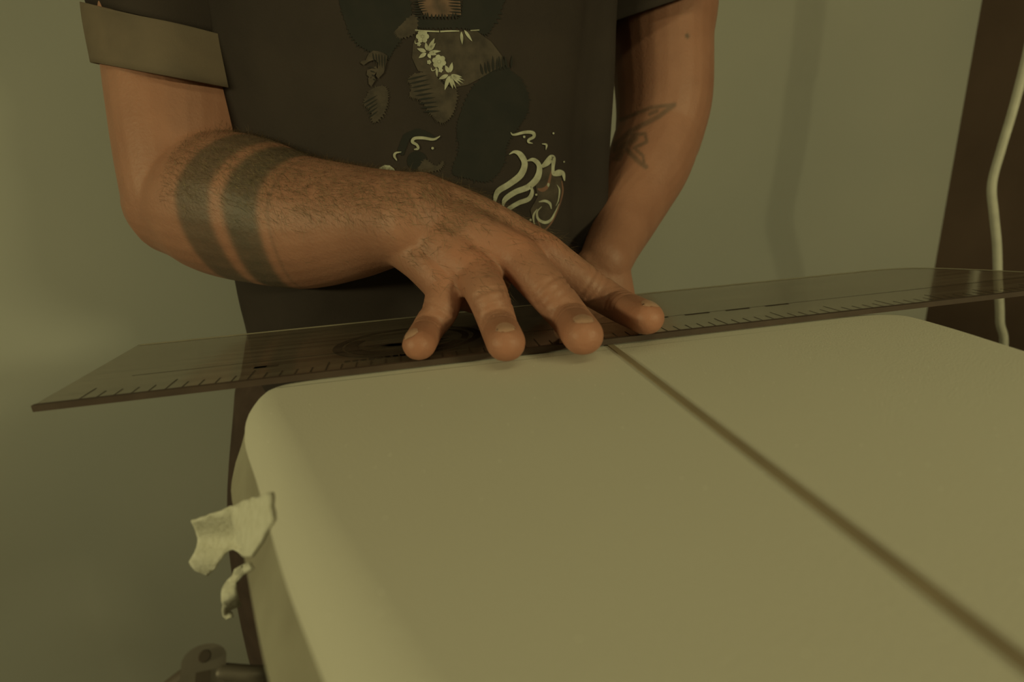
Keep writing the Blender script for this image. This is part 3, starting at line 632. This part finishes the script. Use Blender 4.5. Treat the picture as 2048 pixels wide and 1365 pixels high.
# ------------------------------------------------------------------ rack under the blank
rk = empty('shaping_rack', (.08, .12, 0)); tag(rk, 'dark shaping rack stand carrying the foam blank', 'rack')
BZ = B-TH
RYC = .10
box_obj('post', (.08, RYC-.03, .04), (.14, RYC+.03, BZ-.06), 'rack', rk, .003)
box_obj('base', (-.15, RYC-.05, 0), (.37, RYC+.05, .04), 'rack', rk, .004)
box_obj('foot', (.07, RYC-.30, 0), (.15, RYC-.05, .035), 'rack', rk, .004)
box_obj('foot', (.07, RYC+.05, 0), (.15, RYC+.20, .035), 'rack', rk, .004)
box_obj('crossbar', (-.03, RYC-.022, BZ-.06), (.26, RYC+.022, BZ-.022), 'rack', rk, .003)
for x0 in (-.02, .19): box_obj('pad', (x0, RYC-.03, BZ-.022), (x0+.06, RYC+.03, BZ), 'pad', rk, .006)

# ------------------------------------------------------------------ clamp at the lower left, torn tape, hose
cl = on_y(408, 1326, .20)
w, hgt, th = .0085, .034, .010; top = cl.z+.008
bn = (CAM-cl).normalized(); bx_ = (Vector((1, 0, 0))-bn*bn.x).normalized(); bu = bn.cross(bx_)
BM = Matrix((bx_, bu, bn)).transposed().to_4x4(); BM.translation = cl+bu*.0072      # the bracket leans back
bm = bmesh.new(); pr = [(-w, -hgt), (-w, -.006)]+[(-w*math.cos(a), -.006+.006*math.sin(a)) for a in np.linspace(.2, math.pi-.2, 9)]+[(w, -.006), (w, -hgt)]
fr = bm.faces.new([bm.verts.new((a, b, -th)) for a, b in pr]); r = bmesh.ops.extrude_face_region(bm, geom=[fr])
for v in r['geom']:
    if isinstance(v, bmesh.types.BMVert): v.co.z = 0
bmesh.ops.transform(bm, matrix=BM, verts=bm.verts[:])
br = bm_obj('bracket', bm, 'steel', rk); br['label'] = 'dull metal bracket with a bolt and a slot'
bm = bmesh.new(); bmesh.ops.create_cone(bm, cap_ends=True, segments=20, radius1=.0026, radius2=.0022, depth=.002, matrix=BM @ Matrix.Translation((0, -.0048, .0006))); bm_obj('bolt', bm, 'rack', br)
bm = bmesh.new(); add_box(bm, (-.0028, -.030, -.001), (.0028, -.0105, .0006)); bmesh.ops.transform(bm, matrix=BM, verts=bm.verts[:]); bm_obj('slot', bm, 'rack', br)
a = Vector((cl.x+.006, cl.y, top-.015)); link('bracket_arm', tube_mesh('bracket_arm', [a, a+Vector((.014, -.002, -.003)), a+Vector((.034, -.005, -.006)), Vector((.0, RYC+.012, BZ-.04))], .0036, 20, 10), 'steel', rk, True)
a = Vector((cl.x-.006, cl.y, top-.012)); link('bracket_arm', tube_mesh('bracket_arm', [a, a+Vector((-.012, 0, -.008)), a+Vector((-.03, 0, -.024)), a+Vector((-.04, 0, -.05))], .004, 16, 10), 'rack', rk, True)
link('brace', tube_mesh('brace', [Vector((cl.x, cl.y, top-.055)), Vector((cl.x+.02, cl.y-.03, top-.14)), Vector((.06, RYC+.015, top-.22)), Vector((.09, RYC, top-.25))], .008, 20, 10), 'rack', rk, True)

bvh_board = BVHTree.FromPolygons([Vector(p) for p in V], Fq)
def tape(name, pts, Yfun, label, curl=.004, seed=0):
    """torn strip: pixel outline laid out at the rail, thick enough to see"""
    rd = random.Random(seed); bm = bmesh.new(); P = []
    for i in range(len(pts)):
        a, b = np.array(pts[i]), np.array(pts[(i+1) % len(pts)]); k = max(1, int(np.linalg.norm(b-a)/9))
        for j in range(k): q = a+(b-a)*j/k+np.array([rd.uniform(-2, 2), rd.uniform(-2, 2)]); P.append(tuple(q))
    bm.faces.new([bm.verts.new((x, y, 0)) for x, y in P]); bmesh.ops.triangulate(bm, faces=bm.faces[:])
    for _ in range(3):
        es = [e for e in bm.edges if e.calc_length() > 12]
        if es: bmesh.ops.subdivide_edges(bm, edges=es, cuts=1); bmesh.ops.triangulate(bm, faces=bm.faces[:])
    for v in bm.verts:
        x, y = v.co.x, v.co.y; d = wray(x, y); hb = bvh_board.ray_cast(CAM, d); p = on_y(x, y, Yfun(x, y))
        if hb[0] is not None and (hb[0]-CAM).length < (p-CAM).length+.004: p = hb[0]-d*.0016
        v.co = p
    o = bm_obj(name, bm, 'tape', None, True); s = o.modifiers.new('s', 'SOLIDIFY'); s.thickness = .0008; tag(o, label, 'tape'); return o
tape('tape_strip', [(545, 985), (500, 1000), (470, 1010), (440, 1022), (384, 1042), (392, 1062), (398, 1086), (388, 1108), (378, 1122), (390, 1138), (416, 1150), (432, 1136), (450, 1110), (468, 1100), (490, 1115), (505, 1112), (528, 1080), (548, 1040)],
     lambda x, y: .222+.004*math.sin(y*.06)+.00006*(470-x), 'large torn strip of pale masking tape stuck to the blank rail', seed=1)
tape('tape_strip', [(462, 1150), (478, 1132), (500, 1126), (506, 1140), (484, 1152), (474, 1168), (476, 1190), (482, 1208), (478, 1214), (456, 1220), (464, 1226), (466, 1234), (452, 1238), (444, 1230), (443, 1200), (446, 1178)],
     lambda x, y: .215+.004*math.sin(y*.09+x*.05), 'small crumpled scrap of pale masking tape hanging below the larger strip', seed=2)

hp_ = [(2110, -120, .60), (2074, 20, .60), (2052, 120, .60), (2026, 220, .60), (2002, 300, .60), (1984, 370, .60), (1988, 430, .60), (1994, 490, .60), (1996, 560, .60), (2000, 640, .60), (1996, 760, .60)]
pts = [on_y(*p) for p in hp_]; first = Vector(pts[0]); pts = [Vector((first.x+.01, first.y, HT-.002)), Vector((first.x+.01, first.y, 1.9))]+pts+[Vector((pts[-1].x-.02, pts[-1].y, .25)), Vector((pts[-1].x-.03, pts[-1].y-.01, .05))]
ho = link('hanging_hose', tube_mesh('hanging_hose', pts, .0052, 120, 12), 'hose', None, True); tag(ho, 'pale rubber hose hanging in front of the dark brown wall', 'hose')
